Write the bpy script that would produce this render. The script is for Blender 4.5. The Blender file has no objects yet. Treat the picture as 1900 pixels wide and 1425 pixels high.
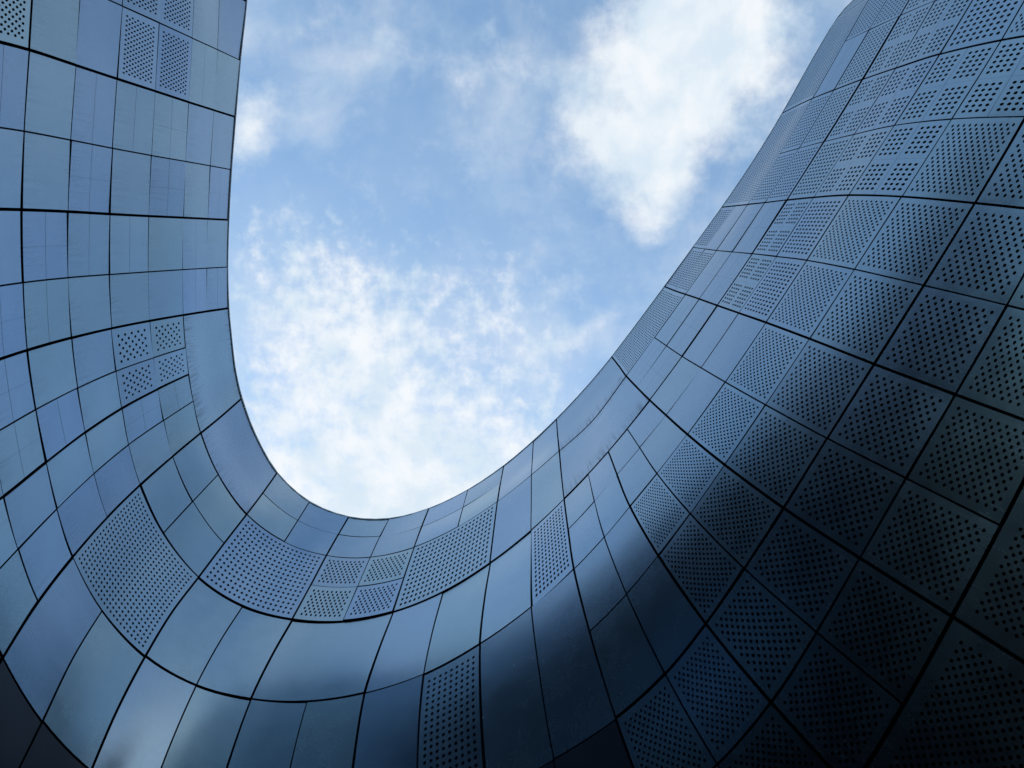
import bpy, math, random
import numpy as np
from mathutils import Matrix, Vector
scene = bpy.context.scene
col = scene.collection
random.seed(11)
R = math.radians

# ---------------------------------------------------------------- camera
# The photographer stands on the courtyard floor (eye at the origin, floor 1.6 m
# below) and tips the phone back almost to the zenith.
cd = bpy.data.cameras.new('camera'); cam = bpy.data.objects.new('camera', cd); col.objects.link(cam)
cd.sensor_width = 36.0; cd.lens = 36.0 * 1530 / 1900
cd.clip_start = 0.05; cd.clip_end = 3000
cam.matrix_world = Matrix(((0.995985, -0.016809, 0.087922, 0), (0.0, -0.982212, -0.187776, 0),
                           (0.089515, 0.187022, -0.978269, 0), (0, 0, 0, 1)))
scene.camera = cam
scene.view_settings.view_transform = 'Standard'; scene.view_settings.look = 'None'
scene.view_settings.gamma = 1.0; scene.view_settings.use_curve_mapping = False
scene.view_settings.exposure = 1.5

# ---------------------------------------------------------------- sun and sky
SUN_EL, SUN_AZ = R(38), Vector((-0.3, 0.95))          # behind the closed end of the courtyard
sdir = Vector((SUN_AZ.x, SUN_AZ.y, 0)).normalized() * math.cos(SUN_EL) + Vector((0, 0, math.sin(SUN_EL)))
sl = bpy.data.lights.new('sun', 'SUN'); so = bpy.data.objects.new('sun', sl); col.objects.link(so)
sl.energy = 2.0; sl.angle = R(0.5); sl.color = (1.0, 0.95, 0.88)
so.rotation_euler = sdir.to_track_quat('Z', 'Y').to_euler(); so.location = (0, 40, 40)

class NT:                                              # small node-building helper
    def __init__(s, nt): s.nt = nt
    def n(s, t, **k):
        x = s.nt.nodes.new(t)
        for a, b in k.items(): setattr(x, a, b)
        return x
    def put(s, sock, v):
        if isinstance(v, bpy.types.NodeSocket): s.nt.links.new(v, sock)
        else: sock.default_value = v
    def m(s, op, a, b=None, c=None, clamp=False):
        x = s.n('ShaderNodeMath', operation=op, use_clamp=clamp); s.put(x.inputs[0], a)
        if b is not None: s.put(x.inputs[1], b)
        if c is not None: s.put(x.inputs[2], c)
        return x.outputs[0]
    def vm(s, op, a, b=None, out=0):
        x = s.n('ShaderNodeVectorMath', operation=op); s.put(x.inputs[0], a)
        if b is not None: s.put(x.inputs['Scale' if op == 'SCALE' else 1], b)
        return x.outputs[out]
    def xyz(s, v):
        x = s.n('ShaderNodeSeparateXYZ'); s.put(x.inputs[0], v); return x.outputs
    def comb(s, a, b, c=0.0):
        x = s.n('ShaderNodeCombineXYZ'); s.put(x.inputs[0], a); s.put(x.inputs[1], b); s.put(x.inputs[2], c); return x.outputs[0]
    def noise(s, v, scale, detail=4, rough=.5, dist=0.0, dims='3D'):
        x = s.n('ShaderNodeTexNoise', noise_dimensions=dims); s.put(x.inputs['Vector'], v)
        x.inputs['Scale'].default_value = scale; x.inputs['Detail'].default_value = detail
        x.inputs['Roughness'].default_value = rough; x.inputs['Distortion'].default_value = dist
        return x.outputs[0]
    def ramp(s, f, a, b, lo=0.0, hi=1.0, kind='SMOOTHSTEP'):
        x = s.n('ShaderNodeMapRange', interpolation_type=kind, clamp=True) if kind == 'LINEAR' else s.n('ShaderNodeMapRange', interpolation_type=kind)
        s.put(x.inputs[0], f); s.put(x.inputs[1], a); s.put(x.inputs[2], b); s.put(x.inputs[3], lo); s.put(x.inputs[4], hi)
        return x.outputs[0]
    def mix(s, f, a, b, blend='MIX'):
        x = s.n('ShaderNodeMix', data_type='RGBA', blend_type=blend); s.put(x.inputs[0], f)
        s.put(x.inputs[6], a if isinstance(a, bpy.types.NodeSocket) else (*a, 1)); s.put(x.inputs[7], b if isinstance(b, bpy.types.NodeSocket) else (*b, 1))
        return x.outputs[2]

w = bpy.data.worlds.new('World'); scene.world = w; w.use_nodes = True
t = NT(w.node_tree); w.node_tree.nodes.clear()
sky = t.n('ShaderNodeTexSky', sky_type='NISHITA', sun_disc=False, sun_elevation=SUN_EL)
sky.sun_rotation = math.atan2(sdir.x, sdir.y); sky.altitude = 50; sky.air_density = 1.0; sky.dust_density = 0.6; sky.ozone_density = 1.6
tc = t.n('ShaderNodeTexCoord')
d = t.vm('NORMALIZE', tc.outputs['Generated'])
dx, dy, dz = t.xyz(d)
zc = t.m('MAXIMUM', dz, 0.12)
pl = t.comb(t.m('DIVIDE', dx, zc), t.m('DIVIDE', dy, zc), 0.0)   # where the view ray meets a flat cloud layer 1 unit up
warp = t.n('ShaderNodeTexNoise', noise_dimensions='2D'); t.put(warp.inputs['Vector'], t.vm('ADD', pl, (1.37, 4.91, 0))); warp.inputs['Scale'].default_value = 5; warp.inputs['Detail'].default_value = 3
plw = t.vm('ADD', pl, t.vm('SCALE', t.vm('SUBTRACT', warp.outputs['Color'], (.5, .5, .5)), 0.07))
pln = t.vm('ADD', pl, (3.371, 7.213, 0)); plwn = t.vm('ADD', plw, (5.77, 2.39, 0))   # keep noise lattice lines off the zenith
def blob(p, cx, cy, rx, ry, ang, amp):
    mp = t.n('ShaderNodeMapping', vector_type='TEXTURE'); t.put(mp.inputs[0], p)
    mp.inputs[1].default_value = (cx, cy, 0); mp.inputs[2].default_value = (0, 0, ang); mp.inputs[3].default_value = (rx, ry, 1)
    l = t.vm('LENGTH', mp.outputs[0], out=1)
    return t.m('MULTIPLY', t.m('EXPONENT', t.m('MULTIPLY', t.m('MULTIPLY', l, l), -1.0)), amp)
def total(p, bl):
    a = None
    for b in bl:
        x = blob(p, *b); a = x if a is None else t.m('ADD', a, x)
    return a
# cumulus bank over the right wing, thin puffs on the left, mottled altocumulus over the closed end
big = total(plw, [(0.05, -0.125, .085, .075, 0.3, 1.0), (0.13, -0.17, .085, .06, 0, .85), (0.08, -0.235, .10, .05, 0, .6),
                  (0.06, -0.045, .05, .06, 0.2, .62), (0.20, -0.12, .06, .05, 0, .5), (.16, -.215, .08, .07, 0, .75), (-0.40, -0.125, .035, .065, 0, .7),
                  (-0.285, -0.235, .10, .035, .4, .42), (-0.285, -0.12, .035, .025, 0, .4), (-0.10, -0.20, .04, .025, .5, .34),
                  (-0.37, 0.13, .025, .08, -.4, .6), (-0.01, 0.135, .06, .02, -.4, .42), (-0.125, 0.075, .06, .03, .1, .42), (-.12, -.06, .045, .03, .3, .4), (0, .06, .1, .04, .4, .2)])
n1 = t.noise(pln, 10.0, 9, .62, 0, '2D')
dens1 = t.ramp(t.m('ADD', big, t.m('MULTIPLY', t.m('SUBTRACT', n1, .5), 1.9)), .15, 1.2)
low = total(pl, [(-0.25, 0.38, .28, .14, 0, 1.0), (-0.25, 0.2, .14, .10, 0, .55), (-0.36, .10, .12, .14, 0, .5), (-.2, .8, .8, .4, 0, .9), (.15, -1.25, .5, .35, 0, 1.5), (-.12, .09, .16, .10, 0, .3)])  # includes an unseen cloud over the open end, added to brighten reflections
n2 = t.noise(pln, 38.0, 6, .6, 0, '2D'); n2b = t.noise(pln, 6.0, 4, .5, 0, '2D')
dens2 = t.ramp(t.m('ADD', low, t.m('ADD', t.m('MULTIPLY', t.m('SUBTRACT', n2, .5), 1.75), t.m('MULTIPLY', t.m('SUBTRACT', n2b, .5), .8))), .2, 1.2)
dens2 = t.m('MULTIPLY', dens2, t.ramp(low, .05, .4, .3, 1))
veil = t.ramp(t.m('ADD', low, t.m('MULTIPLY', t.m('SUBTRACT', n2b, .5), .6)), -.3, 1.2, 0, .45)
wis = t.ramp(t.noise(plwn, 4.0, 8, .6, 0, '2D'), .40, .78, 0, .5)
den = t.m('SUBTRACT', 1.0, t.m('MULTIPLY', t.m('MULTIPLY', t.m('SUBTRACT', 1.0, t.m('MULTIPLY', dens1, .96)), t.m('SUBTRACT', 1.0, t.m('MULTIPLY', dens2, .95))),
                               t.m('MULTIPLY', t.m('SUBTRACT', 1.0, veil), t.m('SUBTRACT', 1.0, wis))))
den = t.m('MULTIPLY', den, t.ramp(dz, .05, .3))
cb = t.noise(plwn, 14.0, 5, .55, 0, '2D')
# thicker parts of a cloud are a little greyer-blue, thin sunlit edges white
cloud = t.mix(t.ramp(cb, .3, .7), (2.1, 2.45, 2.75), (2.75, 2.85, 2.95))
bluesky = t.mix(1.0, sky.outputs[0], (.84, .95, .88), 'MULTIPLY')
out = t.mix(den, bluesky, cloud)
bg = t.n('ShaderNodeBackground'); t.put(bg.inputs[0], out); bg.inputs[1].default_value = 0.12
ow = t.n('ShaderNodeOutputWorld'); w.node_tree.links.new(bg.outputs[0], ow.inputs[0])

# ---------------------------------------------------------------- materials
def attr(t, name, out='Vector'):
    a = t.n('ShaderNodeAttribute', attribute_type='OBJECT', attribute_name=name)
    return a.outputs[out]
def new_mat(name):
    m = bpy.data.materials.new(name); m.use_nodes = True; m.node_tree.nodes.clear(); t = NT(m.node_tree)
    return m, t
def finish(t, sh):
    o = t.n('ShaderNodeOutputMaterial'); t.nt.links.new(sh, o.inputs[0])

def metal(name, holes):
    """brushed, bead-blasted aluminium cladding; every panel carries its own size, tint, score lines and dot grid"""
    m, t = new_mat(name)
    uv = t.n('ShaderNodeUVMap', uv_map='panel').outputs[0]
    u, v, _ = t.xyz(uv)
    size = t.xyz(attr(t, 'cell_size')); look = t.xyz(attr(t, 'finish')); sc = t.xyz(attr(t, 'score'))
    geo = t.n('ShaderNodeTexCoord').outputs['Object']
    met = t.comb(t.m('MULTIPLY', u, size[0]), t.m('MULTIPLY', v, size[1]), look[0])
    big = t.noise(geo, 1.3, 4, .55)
    fine = t.noise(geo, 55.0, 3, .7)
    grime = t.noise(met, 5.0, 6, .62)
    # base colour: anodised alloy, each sheet from a slightly different batch
    base = t.mix(look[0], COL_A, COL_B)
    base = t.mix(1.0, base, t.mix(fine, (.86, .86, .86), (1.12, 1.12, 1.12)), 'MULTIPLY')
    base = t.mix(1.0, base, t.mix(grime, (.84, .85, .86), (1.1, 1.09, 1.08)), 'MULTIPLY')
    # dirty runs where rain leaves the joints
    sv = t.comb(t.m('MULTIPLY', t.m('MULTIPLY', u, size[0]), 46.0), t.m('MULTIPLY', t.m('MULTIPLY', v, size[1]), 1.6), look[0])
    sn = t.noise(sv, 1.0, 5, .65)
    reach = t.noise(t.comb(t.m('MULTIPLY', t.m('MULTIPLY', u, size[0]), 9.0), look[0], 0.0), 1.0, 3, .6)
    e1 = t.m('DIVIDE', t.m('MULTIPLY', t.m('SUBTRACT', 1.0, v), size[1]), t.m('ADD', t.m('MULTIPLY', reach, .75), .02))
    e0 = t.m('DIVIDE', t.m('MULTIPLY', v, size[1]), t.m('ADD', t.m('MULTIPLY', reach, .42), .02))
    fall = t.m('MAXIMUM', t.ramp(e1, 0.0, 1.3, 1, 0), t.m('MULTIPLY', t.ramp(e0, 0.0, 1.0, 1, 0), .6))
    streak = t.m('MULTIPLY', t.m('MULTIPLY', t.ramp(sn, .40, .80), fall), look[2])
    base = t.mix(streak, base, (.045, .055, .07))
    # shallow score lines
    def line(x, n, length, w):
        f = t.m('ABSOLUTE', t.m('SUBTRACT', t.m('FRACT', t.m('ADD', t.m('MULTIPLY', x, n), .5)), .5))
        dist = t.m('MULTIPLY', t.m('DIVIDE', f, n), length)
        inner = t.m('MULTIPLY', t.m('GREATER_THAN', x, .02), t.m('LESS_THAN', x, .98))
        return t.m('MULTIPLY', t.m('LESS_THAN', dist, w), t.m('MULTIPLY', inner, t.m('GREATER_THAN', n, 1.5)))
    ln = t.m('MAXIMUM', t.m('MULTIPLY', line(u, sc[0], size[0], .0022), .45), t.m('MULTIPLY', line(v, sc[1], size[1], .0034), .9))
    ln = t.m('MULTIPLY', ln, sc[2])
    base = t.mix(ln, base, (.03, .05, .08))
    p = t.n('ShaderNodeBsdfPrincipled')
    t.put(p.inputs['Base Color'], base); p.inputs['Metallic'].default_value = 1.0
    rough = t.m('ADD', look[1], t.m('ADD', t.m('MULTIPLY', t.m('SUBTRACT', big, .5), .10), t.m('MULTIPLY', t.m('SUBTRACT', grime, .5), .10)))
    t.put(p.inputs['Roughness'], t.m('ADD', rough, t.m('MULTIPLY', streak, .3)))
    b = t.n('ShaderNodeBump'); b.inputs['Strength'].default_value = .10; b.inputs['Distance'].default_value = .01
    t.put(b.inputs['Height'], t.m('ADD', t.m('MULTIPLY', fine, .02), t.m('MULTIPLY', t.noise(geo, 6.0, 2, .5), .5)))
    t.nt.links.new(b.outputs[0], p.inputs['Normal'])
    sh = p.outputs[0]
    if holes:
        dots = t.xyz(attr(t, 'dots')); lay = t.xyz(attr(t, 'layout'))
        def lattice(off):
            ds, ins = [], None
            for x, n, bl, L in ((u, dots[0], lay[0], size[0]), (v, dots[1], lay[1], size[1])):
                span = t.m('SUBTRACT', 1.0, t.m('MULTIPLY', lay[2], 2.0))
                f = t.m('MULTIPLY', t.m('DIVIDE', t.m('SUBTRACT', t.m('FRACT', t.m('MULTIPLY', x, bl)), lay[2]), span), n)
                f = t.m('SUBTRACT', f, off)
                ds.append(t.m('SUBTRACT', t.m('FRACT', f), .5))
                k = t.m('MULTIPLY', t.m('GREATER_THAN', f, 0.0), t.m('LESS_THAN', f, t.m('SUBTRACT', n, off * 2)))
                ins = k if ins is None else t.m('MULTIPLY', ins, k)
            dd = t.m('SQRT', t.m('ADD', t.m('MULTIPLY', ds[0], ds[0]), t.m('MULTIPLY', ds[1], ds[1])))
            return t.m('MULTIPLY', t.m('LESS_THAN', dd, t.m('ABSOLUTE', dots[2])), ins)
        h = t.m('MAXIMUM', lattice(0.0), t.m('MULTIPLY', lattice(0.5), t.m('GREATER_THAN', dots[2], 0.0)))   # negative radius: plain square grid
        tr = t.n('ShaderNodeBsdfTransparent'); mx = t.n('ShaderNodeMixShader')
        t.put(mx.inputs[0], h); t.nt.links.new(sh, mx.inputs[1]); t.nt.links.new(tr.outputs[0], mx.inputs[2])
        sh = mx.outputs[0]
    finish(t, sh)
    return m
COL_A, COL_B = (.325, .44, .48), (.29, .395, .53)
M_plain = metal('aluminium_sheet', False)
M_holes = metal('perforated_aluminium', True)

def simple(name, c, rough, metallic=0.0, sc=3.0, var=.25, spec=.5):
    m, t = new_mat(name); p = t.n('ShaderNodeBsdfPrincipled')
    g = t.n('ShaderNodeTexCoord').outputs['Object']
    n = t.noise(g, sc, 7, .6)
    t.put(p.inputs['Base Color'], t.mix(n, tuple(x * (1 - var) for x in c), tuple(x * (1 + var) for x in c)))
    p.inputs['Roughness'].default_value = rough; p.inputs['Metallic'].default_value = metallic; p.inputs['Specular IOR Level'].default_value = spec
    finish(t, p.outputs[0]); return m
M_back = simple('dark_membrane', (.005, .007, .014), .9, spec=.05)
M_roof = simple('roof_membrane', (.05, .055, .065), .9, spec=.1)
M_cop = simple('coping_paint', (.80, .81, .82), .5)
M_base = simple('base_cladding', (.008, .010, .017), .9, spec=.04)
M_low = simple('panel_darkened', (.014, .022, .044), .35, spec=.5)  # near-black colour standing in for dark reflections on the cladding
M_far = simple('blocker_dark', (.003, .005, .012), .95, spec=.02)  # near-black, for the added blockers only
M_pave = simple('granite_paving', (.04, .042, .047), .85, 0, .9)

# ---------------------------------------------------------------- the wall surface
# GRID[i][k]: joints of the cladding, i = vertical joint (-4 .. 34), k = level joint (0 at the
# rim, two steps per full course), in metres from the eye point
GRID = [
  [(-4.179,-5.025,11.063),(-4.244,-5.011,10.152),(-4.166,-4.892,9.403),(-4.109,-4.77,8.691),(-4.049,-4.649,7.994),(-4.022,-4.508,7.276),(-3.984,-4.332,6.582),(-3.929,-4.156,5.929),(-3.876,-3.982,5.339),(-3.857,-3.838,4.852),(-3.881,-3.737,4.47),(-3.905,-3.639,4.099),(-3.928,-3.546,3.743)],
  [(-4.272,-4.305,11.066),(-4.308,-4.288,10.18),(-4.233,-4.19,9.422),(-4.182,-4.093,8.692),(-4.126,-3.996,7.978),(-4.091,-3.881,7.253),(-4.045,-3.736,6.553),(-3.982,-3.585,5.893),(-3.921,-3.433,5.299),(-3.895,-3.307,4.814),(-3.917,-3.22,4.438),(-3.937,-3.135,4.073),(-3.957,-3.055,3.723)],
  [(-4.364,-3.586,11.069),(-4.373,-3.564,10.208),(-4.301,-3.487,9.441),(-4.255,-3.416,8.694),(-4.204,-3.342,7.961),(-4.161,-3.254,7.23),(-4.106,-3.14,6.523),(-4.036,-3.014,5.857),(-3.966,-2.883,5.259),(-3.933,-2.776,4.775),(-3.952,-2.703,4.406),(-3.97,-2.632,4.047),(-3.987,-2.564,3.703)],
  [(-4.457,-2.867,11.072),(-4.437,-2.84,10.236),(-4.369,-2.785,9.46),(-4.328,-2.739,8.695),(-4.282,-2.689,7.945),(-4.231,-2.627,7.208),(-4.167,-2.545,6.494),(-4.089,-2.443,5.821),(-4.011,-2.334,5.219),(-3.972,-2.244,4.737),(-3.987,-2.185,4.373),(-4.002,-2.128,4.021),(-4.016,-2.073,3.683)],
  [(-4.59,-2.147,11.077),(-4.529,-2.116,10.275),(-4.466,-2.082,9.488),(-4.433,-2.062,8.697),(-4.393,-2.035,7.922),(-4.331,-2.0,7.175),(-4.254,-1.949,6.452),(-4.165,-1.873,5.769),(-4.075,-1.785,5.162),(-4.026,-1.713,4.682),(-4.037,-1.668,4.328),(-4.048,-1.624,3.984),(-4.058,-1.582,3.654)],
  [(-4.698,-1.433,11.072),(-4.629,-1.413,10.281),(-4.561,-1.394,9.488),(-4.528,-1.39,8.682),(-4.488,-1.381,7.892),(-4.42,-1.366,7.137),(-4.337,-1.345,6.406),(-4.24,-1.293,5.722),(-4.141,-1.23,5.117),(-4.087,-1.178,4.642),(-4.095,-1.145,4.294),(-4.104,-1.112,3.956),(-4.112,-1.081,3.632)],
  [(-4.791,-0.75,11.049),(-4.712,-0.744,10.262),(-4.639,-0.737,9.468),(-4.609,-0.737,8.652),(-4.57,-0.739,7.852),(-4.501,-0.739,7.092),(-4.416,-0.733,6.361),(-4.312,-0.707,5.683),(-4.207,-0.669,5.085),(-4.15,-0.635,4.615),(-4.157,-0.611,4.269),(-4.164,-0.587,3.933),(-4.171,-0.564,3.611)],
  [(-4.857,-0.087,11.014),(-4.775,-0.093,10.227),(-4.697,-0.1,9.434),(-4.67,-0.108,8.614),(-4.633,-0.118,7.811),(-4.566,-0.128,7.051),(-4.482,-0.13,6.325),(-4.376,-0.122,5.655),(-4.268,-0.103,5.064),(-4.209,-0.082,4.597),(-4.216,-0.064,4.249),(-4.222,-0.046,3.911),(-4.229,-0.029,3.588)],
  [(-4.898,0.546,10.974),(-4.813,0.522,10.187),(-4.737,0.5,9.395),(-4.71,0.482,8.58),(-4.674,0.465,7.78),(-4.61,0.45,7.026),(-4.529,0.445,6.304),(-4.423,0.453,5.64),(-4.315,0.464,5.054),(-4.256,0.479,4.586),(-4.264,0.497,4.233),(-4.271,0.514,3.891),(-4.278,0.531,3.563)],
  [(-4.911,1.105,10.956),(-4.839,1.067,10.16),(-4.761,1.032,9.376),(-4.733,1.01,8.567),(-4.698,0.996,7.773),(-4.634,0.99,7.023),(-4.553,0.996,6.304),(-4.447,1.011,5.641),(-4.341,1.023,5.051),(-4.284,1.039,4.577),(-4.292,1.07,4.22),(-4.3,1.101,3.874),(-4.308,1.131,3.542)],
  [(-4.916,1.493,10.992),(-4.869,1.467,10.177),(-4.778,1.428,9.406),(-4.746,1.424,8.599),(-4.71,1.434,7.801),(-4.64,1.459,7.048),(-4.553,1.499,6.325),(-4.445,1.542,5.651),(-4.34,1.559,5.051),(-4.283,1.589,4.571),(-4.289,1.654,4.212),(-4.294,1.717,3.863),(-4.299,1.777,3.529)],
  [(-4.941,1.77,11.074),(-4.892,1.78,10.247),(-4.795,1.767,9.471),(-4.756,1.788,8.657),(-4.713,1.829,7.848),(-4.634,1.888,7.085),(-4.534,1.962,6.355),(-4.418,2.031,5.67),(-4.312,2.064,5.056),(-4.248,2.129,4.569),(-4.242,2.24,4.209),(-4.237,2.348,3.859),(-4.233,2.452,3.524)],
  [(-4.947,2.046,11.136),(-4.891,2.095,10.302),(-4.789,2.11,9.522),(-4.744,2.158,8.702),(-4.694,2.222,7.885),(-4.608,2.297,7.115),(-4.499,2.384,6.381),(-4.372,2.468,5.696),(-4.25,2.548,5.073),(-4.167,2.665,4.581),(-4.144,2.815,4.217),(-4.122,2.96,3.863),(-4.1,3.1,3.525)],
  [(-4.872,2.419,11.12),(-4.814,2.493,10.29),(-4.717,2.512,9.518),(-4.668,2.579,8.701),(-4.61,2.656,7.889),(-4.522,2.734,7.121),(-4.407,2.824,6.39),(-4.27,2.912,5.718),(-4.127,3.041,5.098),(-4.027,3.195,4.608),(-3.99,3.36,4.24),(-3.953,3.52,3.883),(-3.918,3.674,3.541)],
  [(-4.675,2.925,11.044),(-4.608,2.997,10.233),(-4.511,3.024,9.469),(-4.452,3.096,8.662),(-4.388,3.17,7.862),(-4.3,3.228,7.107),(-4.183,3.312,6.381),(-4.043,3.4,5.718),(-3.891,3.538,5.107),(-3.796,3.677,4.628),(-3.75,3.835,4.254),(-3.705,3.989,3.891),(-3.662,4.136,3.543)],
  [(-4.348,3.454,10.953),(-4.248,3.488,10.183),(-4.155,3.512,9.419),(-4.09,3.571,8.618),(-4.019,3.631,7.828),(-3.935,3.661,7.087),(-3.817,3.722,6.367),(-3.683,3.797,5.694),(-3.542,3.903,5.086),(-3.447,4.032,4.603),(-3.394,4.182,4.219),(-3.341,4.329,3.846),(-3.291,4.469,3.489)],
  [(-3.876,3.854,10.902),(-3.775,3.844,10.148),(-3.681,3.842,9.387),(-3.613,3.883,8.585),(-3.544,3.918,7.799),(-3.462,3.932,7.056),(-3.351,3.96,6.333),(-3.221,4.018,5.635),(-3.088,4.097,5.012),(-2.99,4.215,4.514),(-2.926,4.364,4.117),(-2.864,4.508,3.731),(-2.805,4.647,3.362)],
  [(-3.31,4.057,10.891),(-3.224,4.018,10.125),(-3.14,3.99,9.353),(-3.068,4.011,8.548),(-3.002,4.026,7.758),(-2.931,4.026,7.003),(-2.831,4.028,6.269),(-2.704,4.069,5.546),(-2.571,4.131,4.898),(-2.465,4.24,4.379),(-2.387,4.386,3.963),(-2.311,4.528,3.56),(-2.239,4.664,3.174)],
  [(-2.724,4.062,10.891),(-2.654,4.011,10.099),(-2.575,3.971,9.309),(-2.508,3.98,8.493),(-2.442,3.988,7.695),(-2.381,3.976,6.93),(-2.297,3.969,6.18),(-2.172,3.996,5.441),(-2.035,4.048,4.771),(-1.92,4.151,4.23),(-1.827,4.296,3.796),(-1.737,4.437,3.376),(-1.65,4.572,2.972)],
  [(-2.15,3.895,10.892),(-2.089,3.846,10.076),(-2.018,3.804,9.265),(-1.96,3.819,8.432),(-1.897,3.826,7.624),(-1.84,3.812,6.853),(-1.767,3.808,6.092),(-1.649,3.836,5.341),(-1.513,3.889,4.656),(-1.39,3.994,4.097),(-1.279,4.141,3.647),(-1.172,4.283,3.21),(-1.07,4.419,2.791)],
  [(-1.596,3.607,10.898),(-1.541,3.562,10.066),(-1.48,3.521,9.241),(-1.429,3.547,8.391),(-1.376,3.564,7.568),(-1.323,3.554,6.79),(-1.253,3.568,6.021),(-1.151,3.612,5.266),(-1.022,3.686,4.572),(-0.889,3.805,4.001),(-0.759,3.957,3.537),(-0.633,4.105,3.087),(-0.512,4.246,2.656)],
  [(-1.097,3.25,10.914),(-1.053,3.222,10.066),(-1.0,3.185,9.23),(-0.949,3.211,8.371),(-0.897,3.228,7.538),(-0.848,3.226,6.751),(-0.784,3.257,5.979),(-0.689,3.335,5.221),(-0.568,3.45,4.522),(-0.422,3.593,3.943),(-0.27,3.753,3.47),(-0.121,3.907,3.012),(0.021,4.056,2.572)],
  [(-0.692,2.892,10.933),(-0.646,2.888,10.069),(-0.601,2.848,9.226),(-0.547,2.864,8.363),(-0.496,2.874,7.526),(-0.44,2.874,6.733),(-0.378,2.913,5.963),(-0.279,3.02,5.204),(-0.153,3.18,4.496),(0.01,3.346,3.911),(0.186,3.509,3.431),(0.357,3.667,2.966),(0.52,3.819,2.52)],
  [(-0.379,2.578,10.94),(-0.329,2.588,10.061),(-0.281,2.547,9.211),(-0.231,2.553,8.349),(-0.179,2.548,7.515),(-0.122,2.551,6.723),(-0.058,2.584,5.964),(0.058,2.701,5.206),(0.215,2.879,4.489),(0.395,3.056,3.894),(0.595,3.211,3.406),(0.788,3.362,2.933),(0.974,3.506,2.48)],
  [(-0.175,2.347,10.897),(-0.112,2.36,10.008),(-0.061,2.328,9.153),(-0.005,2.308,8.303),(0.047,2.286,7.484),(0.097,2.285,6.705),(0.166,2.313,5.959),(0.301,2.419,5.21),(0.496,2.578,4.496),(0.715,2.732,3.897),(0.942,2.867,3.402),(1.162,2.998,2.922),(1.373,3.124,2.462)],
  [(-0.029,2.163,10.813),(0.041,2.174,9.92),(0.095,2.143,9.068),(0.163,2.099,8.24),(0.228,2.053,7.446),(0.281,2.041,6.688),(0.353,2.064,5.96),(0.505,2.147,5.23),(0.724,2.27,4.533),(0.976,2.391,3.94),(1.226,2.503,3.444),(1.468,2.612,2.964),(1.701,2.716,2.503)],
  [(0.128,1.965,10.761),(0.196,1.964,9.873),(0.245,1.929,9.027),(0.321,1.88,8.208),(0.395,1.828,7.428),(0.462,1.803,6.689),(0.546,1.808,5.983),(0.708,1.864,5.278),(0.94,1.951,4.605),(1.203,2.04,4.031),(1.464,2.132,3.546),(1.717,2.222,3.074),(1.959,2.308,2.623)],
  [(0.349,1.682,10.78),(0.415,1.663,9.904),(0.456,1.625,9.065),(0.524,1.592,8.246),(0.595,1.56,7.465),(0.673,1.531,6.732),(0.766,1.517,6.042),(0.931,1.548,5.361),(1.167,1.613,4.712),(1.429,1.681,4.158),(1.698,1.759,3.684),(1.959,1.835,3.223),(2.209,1.908,2.782)],
  [(0.657,1.265,10.846),(0.72,1.244,9.987),(0.758,1.207,9.16),(0.814,1.183,8.348),(0.881,1.167,7.566),(0.955,1.148,6.835),(1.042,1.139,6.153),(1.199,1.165,5.488),(1.426,1.225,4.855),(1.682,1.294,4.314),(1.947,1.373,3.848),(2.204,1.448,3.396),(2.45,1.521,2.963)],
  [(1.014,0.77,10.927),(1.065,0.762,10.089),(1.092,0.738,9.28),(1.138,0.721,8.48),(1.199,0.713,7.705),(1.264,0.707,6.979),(1.345,0.708,6.3),(1.496,0.74,5.641),(1.713,0.804,5.018),(1.961,0.877,4.484),(2.211,0.951,4.033),(2.454,1.024,3.595),(2.686,1.093,3.176)],
  [(1.368,0.268,11.002),(1.412,0.267,10.187),(1.424,0.261,9.398),(1.461,0.253,8.615),(1.515,0.247,7.853),(1.575,0.246,7.133),(1.652,0.251,6.458),(1.801,0.285,5.802),(2.019,0.348,5.182),(2.256,0.417,4.66),(2.484,0.49,4.228),(2.706,0.561,3.809),(2.918,0.63,3.407)],
  [(1.723,-0.242,11.059),(1.755,-0.242,10.265),(1.755,-0.238,9.496),(1.782,-0.237,8.73),(1.827,-0.239,7.982),(1.882,-0.239,7.273),(1.966,-0.232,6.601),(2.12,-0.199,5.948),(2.333,-0.139,5.34),(2.551,-0.075,4.837),(2.759,-0.007,4.426),(2.96,0.06,4.028),(3.152,0.123,3.646)],
  [(2.077,-0.793,11.088),(2.097,-0.793,10.311),(2.084,-0.78,9.56),(2.104,-0.771,8.809),(2.149,-0.763,8.073),(2.204,-0.754,7.375),(2.295,-0.747,6.711),(2.447,-0.714,6.071),(2.642,-0.655,5.487),(2.837,-0.593,5.011),(3.027,-0.532,4.622),(3.211,-0.473,4.245),(3.387,-0.417,3.883)],
  [(2.421,-1.399,11.09),(2.427,-1.391,10.326),(2.4,-1.359,9.59),(2.416,-1.332,8.851),(2.464,-1.311,8.124),(2.516,-1.285,7.44),(2.606,-1.267,6.789),(2.757,-1.233,6.167),(2.928,-1.181,5.62),(3.106,-1.128,5.174),(3.282,-1.078,4.806),(3.453,-1.03,4.45),(3.617,-0.984,4.109)],
  [(2.74,-2.024,11.086),(2.735,-1.988,10.33),(2.699,-1.934,9.602),(2.718,-1.891,8.868),(2.757,-1.853,8.153),(2.795,-1.809,7.48),(2.881,-1.766,6.835),(3.019,-1.734,6.229),(3.172,-1.696,5.711),(3.337,-1.661,5.295),(3.504,-1.629,4.953),(3.666,-1.598,4.621),(3.821,-1.568,4.302)],
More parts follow.
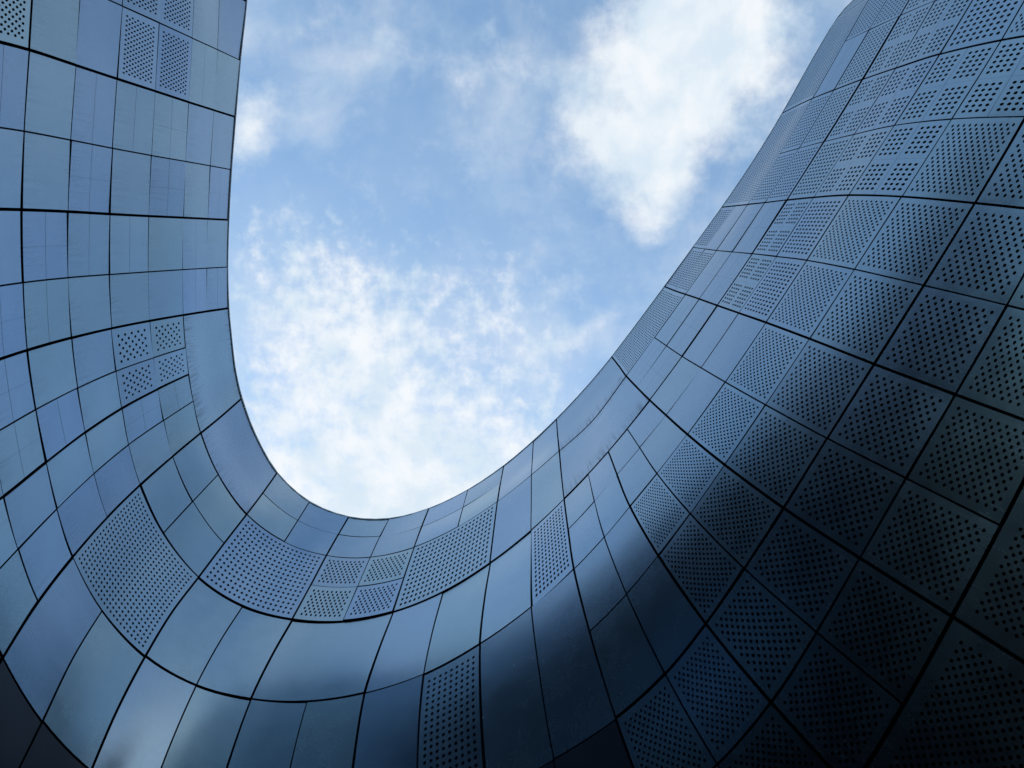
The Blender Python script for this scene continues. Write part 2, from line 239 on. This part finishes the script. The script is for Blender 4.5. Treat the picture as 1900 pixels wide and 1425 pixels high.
  [(3.031,-2.53,11.128),(3.011,-2.474,10.377),(2.961,-2.414,9.649),(2.986,-2.372,8.909),(3.011,-2.336,8.193),(3.052,-2.301,7.507),(3.129,-2.255,6.851),(3.235,-2.213,6.246),(3.357,-2.178,5.73),(3.494,-2.154,5.319),(3.64,-2.139,4.989),(3.782,-2.125,4.668),(3.917,-2.111,4.36)],
  [(3.293,-2.803,11.276),(3.27,-2.766,10.518),(3.212,-2.7,9.781),(3.228,-2.74,9.003),(3.244,-2.773,8.252),(3.293,-2.771,7.538),(3.359,-2.734,6.865),(3.425,-2.676,6.244),(3.486,-2.615,5.686),(3.544,-2.562,5.207),(3.592,-2.512,4.791),(3.639,-2.464,4.387),(3.683,-2.418,4.0)],
  [(3.615,-3.083,11.301),(3.588,-3.056,10.542),(3.519,-2.986,9.803),(3.542,-3.088,9.019),(3.556,-3.174,8.263),(3.616,-3.197,7.544),(3.674,-3.167,6.868),(3.7,-3.102,6.244),(3.704,-3.031,5.681),(3.694,-2.971,5.192),(3.661,-2.913,4.763),(3.628,-2.858,4.347),(3.598,-2.805,3.949)],
  [(3.981,-3.302,11.325),(3.951,-3.286,10.565),(3.872,-3.214,9.825),(3.912,-3.376,9.036),(3.933,-3.514,8.274),(4.009,-3.56,7.55),(4.059,-3.539,6.871),(4.044,-3.473,6.245),(3.992,-3.404,5.675),(3.912,-3.348,5.176),(3.798,-3.297,4.735),(3.687,-3.248,4.308),(3.58,-3.2,3.898)],
  [(4.38,-3.455,11.35),(4.349,-3.449,10.589),(4.259,-3.377,9.847),(4.325,-3.595,9.052),(4.363,-3.784,8.285),(4.458,-3.849,7.556),(4.503,-3.838,6.874),(4.448,-3.779,6.245),(4.34,-3.72,5.67),(4.193,-3.681,5.16),(4.0,-3.651,4.707),(3.812,-3.621,4.268),(3.632,-3.593,3.847)],
  [(4.799,-3.536,11.374),(4.769,-3.541,10.612),(4.668,-3.471,9.869),(4.771,-3.739,9.068),(4.834,-3.974,8.296),(4.951,-4.056,7.562),(4.992,-4.056,6.877),(4.898,-4.011,6.246),(4.737,-3.972,5.664),(4.527,-3.96,5.145),(4.26,-3.964,4.68),(4.0,-3.967,4.228),(3.752,-3.971,3.796)],
  [(5.226,-3.543,11.398),(5.199,-3.559,10.636),(5.087,-3.492,9.891),(5.234,-3.803,9.084),(5.331,-4.08,8.307),(5.473,-4.174,7.568),(5.511,-4.185,6.88),(5.382,-4.16,6.246),(5.173,-4.15,5.658),(4.905,-4.177,5.129),(4.57,-4.227,4.652),(4.246,-4.276,4.189),(3.935,-4.322,3.744)],
]
G = np.array(GRID); NC, NK = G.shape[:2]
C0 = 4                                                 # vertical joint number 0 sits at index 4
def spline1(a, x):
    """Catmull-Rom along axis 0 of a, linear extension at both ends"""
    n = len(a); x = min(max(x, 0), n - 1); i = min(int(x), n - 2); f = x - i
    p1, p2 = a[i], a[i + 1]
    p0 = a[i - 1] if i > 0 else 2 * p1 - p2
    p3 = a[i + 2] if i + 2 < n else 2 * p2 - p1
    return .5 * (2 * p1 + (p2 - p0) * f + (2 * p0 - 5 * p1 + 4 * p2 - p3) * f * f + (3 * p1 - p0 - 3 * p2 + p3) * f ** 3)
def surf(c, b):
    x = c + C0; n = NC; x = min(max(x, 0), n - 1); i = min(int(x), n - 2)
    lo, hi = max(i - 1, 0), min(i + 3, n)
    cols = np.array([spline1(G[q], b * 2) for q in range(lo, hi)])
    return spline1(cols, x - lo) if lo == i - 1 or i == 0 else spline1(cols, x - lo)
def normal(c, b, e=.02):
    n = np.cross(surf(c + e, b) - surf(c - e, b), surf(c, min(b + e, 6)) - surf(c, max(b - e, 0)))
    n /= np.linalg.norm(n)
    return n if n @ surf(c, b) < 0 else -n             # towards the courtyard

def gap_col(c):
    if c % 1: return .008
    if c < 10: return .026 if c % 2 else .014
    if c < 19: return .022 if c % 2 else .014
    return .018 if c % 2 else .011
def gap_row(b, c):
    if b == 0: return .0
    if b == 3: return .026 if c < 19 else .018
    if b in (4, 5): return .021
    wide = 1.0 if c < 9 else (1.9 if c < 19 else 2.6)  # the steep courses have open shadow joints
    if b == 2: return .020 * wide
    if b == 1: return .017 * wide
    return .011 * (wide if b < 2 else 1.3)

def link(name, verts, faces, mat, parent=None, uvs=None, smooth=True, edge=None):
    me = bpy.data.meshes.new(name); me.from_pydata([tuple(v) for v in verts], [], faces)
    if uvs is not None:
        l = me.uv_layers.new(name='panel'); 
        for lp in me.loops: l.data[lp.index].uv = uvs[lp.vertex_index]
    me.materials.append(mat)
    if edge: me.materials.append(M_back); me.polygons.foreach_set('material_index', [1 if k in edge else 0 for k in range(len(faces))])
    if smooth: me.polygons.foreach_set('use_smooth', [True] * len(me.polygons))
    me.update()
    o = bpy.data.objects.new(name, me); col.objects.link(o)
    if parent is not None: o.parent = parent
    return o

def panel_mesh(c0, c1, b0, b1, rnd, lean=0.0):       # lean: how far the foot of the panel is set out of the wall surface (m)
    cm, bm = (c0 + c1) / 2, (b0 + b1) / 2
    lu = np.linalg.norm(surf(c1, bm) - surf(c0, bm)); lv = np.linalg.norm(surf(cm, b1) - surf(cm, b0))
    nu = max(5, int(round((c1 - c0) * 6))); nv = max(5, int(round((b1 - b0) * 10)))
    LU = [np.linalg.norm(surf(c1, b0 + (b1 - b0) * j / nv) - surf(c0, b0 + (b1 - b0) * j / nv)) for j in range(nv + 1)]
    LV = [np.linalg.norm(surf(c0 + (c1 - c0) * i / nu, b1) - surf(c0 + (c1 - c0) * i / nu, b0)) for i in range(nu + 1)]
    k = .55 if c0 >= 19 else 1.0
    tu, tv, pil = k * rnd.uniform(-.0035, .0035), k * rnd.uniform(-.004, .004), rnd.uniform(-.0005, .0025)
    tv += lean
    V, UV, Fc = [], [], []
    N = []
    for j in range(nv + 1):
        for i in range(nu + 1):
            a, q = i / nu, j / nv
            gu0, gu1 = gap_col(c0) / 2 / LU[j], gap_col(c1) / 2 / LU[j]
            gv0, gv1 = gap_row(b0, c0) / 2 / LV[i], gap_row(b1, c0) / 2 / LV[i]
            c = c0 + (c1 - c0) * (gu0 + a * (1 - gu0 - gu1)); b = b0 + (b1 - b0) * (gv0 + q * (1 - gv0 - gv1))
            n = normal(c, b); N.append(n)
            off = tu * (a - .5) * 2 + tv * (q - .5) * 2 + pil * (1 - (2 * a - 1) ** 2) * (1 - (2 * q - 1) ** 2)
            V.append(surf(c, b) + n * off); UV.append((a, q))
    id = lambda i, j: j * (nu + 1) + i
    for j in range(nv):
        for i in range(nu):
            Fc.append((id(i, j), id(i, j + 1), id(i + 1, j + 1), id(i + 1, j)))
    ring = [id(i, 0) for i in range(nu)] + [id(nu, j) for j in range(nv)] + [id(i, nv) for i in range(nu, 0, -1)] + [id(0, j) for j in range(nv, 0, -1)]
    s = len(V); m = len(ring); ne = len(Fc)
    for r in ring: V.append(V[r].copy()); UV.append(UV[r])
    for r in ring: V.append(V[r] - N[r] * .028); UV.append(UV[r])
    for k in range(m):
        k2 = (k + 1) % m
        Fc.append((s + k, s + k2, s + m + k2, s + m + k))
    return V, UV, Fc, lu, lv, set(range(ne, len(Fc)))   # the folded edges are black gaskets

# ---------------------------------------------------------------- which panel is what
cells, used = [], set()
def cell(c0, c1, b0, b1, kind='plain', **k):
    for c in range(c0, c1):
        for q in range(int(b0 * 2), int(b1 * 2)):
            if (c, q) in used: return
    for c in range(c0, c1):
        for q in range(int(b0 * 2), int(b1 * 2)): used.add((c, q))
    cells.append((c0, c1, b0, b1, kind, k))
def stag(nu, nv, r=.22, m=.08): return dict(nu=nu, nv=nv, r=r, st=1, m=m, bl=(1, 1))
def sq(nu, nv, r=.27, m=.03): return dict(nu=nu, nv=nv, r=r, st=0, m=m, bl=(1, 1))
def tile(nu, nv, r=.28, bl=(2, 2), m=.10): return dict(nu=nu, nv=nv, r=r, st=0, m=m, bl=bl)
for c in (-1, 0):
    for b in (1, 1.5): cell(c, c + 1, b, b + .5, 'holes', **stag(13, 6, .2, .06))
    cell(c, c + 1, 3, 3.5, 'holes', **stag(10, 6, .2, .06))
for c in (5, 6):
    for b in (1, 1.5): cell(c, c + 1, b, b + .5, 'holes', **stag(4, 5, .16, .07))
cell(5, 9, 0, 1, 'streak'); cell(9, 11, 0, 1, 'streak', amp=.35)
cell(9, 11, 2, 3, 'fine', **sq(22, 21, .24)); cell(11, 13, 1, 2, 'fine', **sq(18, 15, .23))
for c in (13, 14):
    for b in (1, 1.5): cell(c, c + 1, b, b + .5, 'holes', **stag(9, 5, .2, .06))
cell(15, 17, 1, 2, 'fine', **sq(20, 13))
for c in (17, 18): cell(c, c + 1, 0, 1); cell(c, c + 1, 1, 2)
for c in (11, 12, 15, 16, 17): cell(c, c + 1, 2, 3, tv=.012)
cell(13, 15, 2, 3, tv=.017); cell(18, 19, 2, 3, 'fine', **sq(10, 17, .28, .05))
cell(16, 17, 3, 4, 'fine', tv=-.012, **sq(9, 19, .24, .05))
for c in range(9, 19): cell(c, c + 1, 3, 4, tv=0 if c < 13 else -.012); cell(c, c + 1, 4, 5, 'base'); cell(c, c + 1, 5, 6, 'base')     # base courses, dark reflections put into their colour
cell(19, 23, 0, 1, 'streak'); cell(19, 23, 1, 2, 'streak')
cell(23, 25, 0, 1, 'fine', **sq(38, 12, .26)); cell(27, 29, 0, 1, 'fine', **sq(46, 14, .26)); cell(29, 31, 0, 1, 'fine', **sq(46, 14, .26)); cell(31, 33, 0, 1, 'fine', **sq(46, 14, .26))
for c in (25, 26): cell(c, c + 1, 0, .5, 'fine', **sq(18, 6, .27, .06))
cell(25, 26, .5, 1, 'fine', **sq(18, 6, .27, .06))
for c in (23, 24, 25, 26):
    cell(c, c + 1, 1, 1.5, 'scored', ln=(2, 3)); cell(c, c + 1, 1.5, 2, 'scored', ln=(2, 2))
for c in (25, 26): cell(c, c + 1, 2, 2.5, 'tile', **tile(6, 4)); cell(c, c + 1, 2.5, 3, 'fine', **sq(14, 8, .27, .06))
for c in (27, 28):
    for b in (1, 1.5): cell(c, c + 1, b, b + .5, 'fine', **sq(15, 8, .26, .05))
cell(27, 28, 2, 2.5, 'fine', **sq(14, 8, .27, .05))
for c, bs in ((27, (2.5, 3)), (28, (2, 2.5, 3, 3.5)), (29, (2, 2.5)), (30, (2,))):
    for b in bs: cell(c, c + 1, b, b + .5, 'tile', **tile(6, 4))
cell(29, 30, 1, 1.5, 'scored', ln=(2, 2)); cell(29, 30, 1.5, 2, 'fine', **sq(16, 8, .26, .04))
for c in (30, 31, 32):
    cell(c, c + 1, 1, 1.5, 'fine', **sq(16, 8, .26, .04)); cell(c, c + 1, 1.5, 2, 'fine', **sq(16, 8, .26, .04))
for c in range(21, 34):
    for b, a in ((3, stag(12, 10, .19, .035)), (3.5, stag(9, 11, .19, .035)), (4, stag(8, 9, .18, .045)), (4.5, stag(8, 10, .18, .05))):
        if c >= 29 and b < 3.5: a = sq(11, 8, .27, .06)
        cell(c, c + 1, b, b + .5, 'holes', **a)
for c in (19, 20):
    for b in (4, 4.5): cell(c, c + 1, b, b + .5, 'holes', **stag(9, 10, .17, .05))
for c in (19, 21, 23, 25, 27, 29, 31): cell(c, c + 2, 5, 6, 'holes', **stag(18, 20, .18, .05))
rs = random.Random(5)
for q in range(12):
    for c in range(-4, NC - 1 - C0):
        if (c, q) in used: continue
        b = q / 2
        if c > 29 and b >= 2: cell(c, c + 1, b, b + .5, 'holes', **sq(11, 8, .27, .06)); continue
        if c < 9 and b >= 4 or c < -2: cell(c, c + 1, b, b + .5, 'base'); continue  # unseen left panels, coloured near-black so the right wall reflects dark
        lines = (c < 8 and rs.random() < .62)
        cell(c, c + 1, b, b + .5, 'scored' if lines else 'plain', ln=(rs.choice((1, 2)), 2), amp=.16 if c < 9 else .08)

# how large each panel shows from the courtyard floor: the largest are parts of their own
Rm = np.array(cam.matrix_world.to_3x3())
def shown(c0, c1, b0, b1):
    px = []
    for c, b in ((c0, b0), (c1, b0), (c1, b1), (c0, b1)):
        p = surf(c, b) @ Rm; px.append((p[0] / -p[2] * 1530 / 950, p[1] / -p[2] * 1530 / 950))
    if max(x for x, y in px) < -1 or min(x for x, y in px) > 1 or max(y for x, y in px) < -.75 or min(y for x, y in px) > .75: return 0
    px = [(min(max(x, -1), 1), min(max(y, -.75), .75)) for x, y in px]
    return abs(sum(px[i][0] * px[(i + 1) % 4][1] - px[(i + 1) % 4][0] * px[i][1] for i in range(4))) / 2

NAME = {'plain': 'metal_panel', 'streak': 'stained_panel', 'scored': 'scored_panel', 'holes': 'perforated_panel', 'fine': 'fine_perforated_panel', 'tile': 'patterned_panel', 'base': 'darkened_panel'}
building = bpy.data.objects.new('curved_building', None); building.location = (0, 0, -1.6); col.objects.link(building)
building['label'] = 'curved building clad in blue-grey metal panels, sweeping in a U around the open sky'
building['category'] = 'building'
def under(o):
    o.parent = building; o.matrix_parent_inverse = Matrix.Translation((0, 0, 1.6)); return o

rnd = random.Random(3); rest = {}; count = {}
def props(o, lu, lv, kind, k, c0=0):
    o['cell_size'] = [float(lu), float(lv), 0.0]
    o['finish'] = [rnd.random() if c0 < 19 else rnd.uniform(.35, .75), (rnd.uniform(.21, .27) if c0 < 19 else rnd.uniform(.25, .27)) + (.03 if kind == 'streak' else 0), float(k.get('amp', .62 if kind == 'streak' else .10))]
    ln = k.get('ln', (1, 1)) if kind == 'scored' else ((2, 2) if kind == 'tile' else (1, 1))
    o['score'] = [float(ln[0]), float(ln[1]), 1.0 if kind != 'tile' else .7]
    if 'nu' in k:
        bl = k['bl']
        r = k['r'] if k['st'] else -k['r']
        o['dots'] = [float(k['nu']), float(k['nv']), float(r)]; o['layout'] = [float(bl[0]), float(bl[1]), float(k['m'])]
order = sorted(cells, key=lambda c: -shown(*c[:4]))
for c0, c1, b0, b1, kind, k in order:
    V, UV, Fc, lu, lv, ed = panel_mesh(c0, c1, b0, b1, rnd, k.get('tv', 0.0))
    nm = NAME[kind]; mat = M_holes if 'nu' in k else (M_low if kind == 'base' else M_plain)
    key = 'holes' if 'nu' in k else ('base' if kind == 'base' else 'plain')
    if shown(c0, c1, b0, b1) > 1e-4 and count.get(nm, 0) < 100:
        count[nm] = count.get(nm, 0) + 1
        o = under(link(nm, V, Fc, mat, uvs=UV, edge=ed)); props(o, lu, lv, kind, k, c0)
    else:                                              # outside the picture: one object per finish
        r = rest.setdefault(key, [[], [], [], (lu, lv, kind, k), set()])
        r[4].update(len(r[2]) + x for x in ed); s = len(r[0]); r[0] += V; r[1] += UV; r[2] += [tuple(s + i for i in f) for f in Fc]
for key, (V, UV, Fc, a, ed) in rest.items():
    o = under(link({'holes': 'perforated_panel', 'base': 'darkened_panel', 'plain': 'metal_panel'}[key], V, Fc, {'holes': M_holes, 'base': M_low, 'plain': M_plain}[key], uvs=UV, edge=ed))
    props(o, *a); o['kind'] = 'stuff'
print('panels', count, sum(count.values()), 'rest', {k: len(v[0]) for k, v in rest.items()})

# ---------------------------------------------------------------- what carries the panels
cs = [i / 3 for i in range(-12, 3 * (NC - 1 - C0) + 1)]; bs = [i / 4 for i in range(0, 25)]
def sheet(off):
    V = [surf(c, b) - normal(c, b) * off for c in cs for b in bs]; n = len(bs)
    F = [(i * n + j, i * n + j + 1, (i + 1) * n + j + 1, (i + 1) * n + j) for i in range(len(cs) - 1) for j in range(n - 1)]
    return V, F
V, F = sheet(.13); under(link('backing_wall', V, F, M_back))
# coping along the rim, a few mm proud of the top course
V, F = [], []
for c in cs:
    n = normal(c, 0); n2 = np.array([n[0], n[1], 0]); n2 /= np.linalg.norm(n2); p = surf(c, 0)
    for q, z in ((.006, .002), (.006, .03), (-.30, .03), (-.30, .002)): V.append(p + n2 * q + np.array([0, 0, z]))
for i in range(len(cs) - 1):
    for j in range(4): F.append((i * 4 + j, i * 4 + (j + 1) % 4, (i + 1) * 4 + (j + 1) % 4, (i + 1) * 4 + j))
under(link('rim_coping', V, F, M_cop, smooth=False))
# roof, rear walls and ends of the wings
V, F = [], []
rim = [surf(c, 0) - normal(c, 0) * .2 for c in cs]
for p in rim:
    o = np.array([p[0], p[1], 0]); L = np.linalg.norm(o); o = o / L
    V.append((p[0], p[1], p[2] + .03)); V.append((p[0] + o[0] * 7, p[1] + o[1] * 7, 11.1))
F = [(2 * i, 2 * i + 1, 2 * i + 3, 2 * i + 2) for i in range(len(rim) - 1)]
under(link('roof', V, F, M_roof, smooth=False))
V2, F2 = [], []
for i in range(len(rim)):
    x, y = V[2 * i + 1][:2]; V2 += [(x, y, 11.1), (x, y, -1.6)]
F2 = [(2 * i, 2 * i + 1, 2 * i + 3, 2 * i + 2) for i in range(len(rim) - 1)]
for ce in (cs[0], cs[-1]):
    i = 0 if ce == cs[0] else len(rim) - 1
    s = len(V2); edge = [surf(ce, b) - normal(ce, b) * .12 for b in bs]
    V2 += [tuple(e) for e in edge] + [(edge[-1][0], edge[-1][1], -1.6)]
    x, y = V[2 * i + 1][:2]; V2 += [(x, y, -1.6), (x, y, 11.1)]
    F2.append(tuple(range(s, len(V2))))
under(link('outer_wall', V2, F2, M_base, smooth=False))
# plinth from the lowest course down to the paving
V, F = [], []
for c in cs:
    p = surf(c, 6) - normal(c, 6) * .05; V += [p, (p[0], p[1], -1.6)]
F = [(2 * i, 2 * i + 1, 2 * i + 3, 2 * i + 2) for i in range(len(cs) - 1)]
under(link('plinth_wall', V, F, M_base))

# light blockers added above the right wing and across the mouth of the court: both stand
# behind the rim seen from the floor, unseen, and are shaped to darken the reflections
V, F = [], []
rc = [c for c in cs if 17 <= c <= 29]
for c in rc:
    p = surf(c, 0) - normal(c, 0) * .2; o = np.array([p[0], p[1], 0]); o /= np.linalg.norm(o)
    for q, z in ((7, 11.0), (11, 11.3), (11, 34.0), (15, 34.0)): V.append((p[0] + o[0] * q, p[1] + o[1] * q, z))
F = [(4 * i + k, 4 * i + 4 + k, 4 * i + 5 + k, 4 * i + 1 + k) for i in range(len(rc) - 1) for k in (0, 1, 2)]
under(link('upper_blocker', V, F, M_far, smooth=False))
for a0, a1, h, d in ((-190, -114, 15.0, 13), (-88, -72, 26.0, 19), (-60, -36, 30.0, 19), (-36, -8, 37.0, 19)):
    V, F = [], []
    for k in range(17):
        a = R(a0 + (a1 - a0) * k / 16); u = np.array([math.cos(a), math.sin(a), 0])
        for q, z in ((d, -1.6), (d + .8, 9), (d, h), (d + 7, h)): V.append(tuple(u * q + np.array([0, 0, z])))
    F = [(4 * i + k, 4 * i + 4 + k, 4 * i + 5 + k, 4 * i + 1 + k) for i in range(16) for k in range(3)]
    under(link('far_blocker', V, F, M_far))

# ---------------------------------------------------------------- ground
g = link('ground', [(-900, -900, -1.6), (900, -900, -1.6), (900, 900, -1.6), (-900, 900, -1.6)], [(0, 1, 2, 3)], M_pave, smooth=False)
g['kind'] = 'structure'
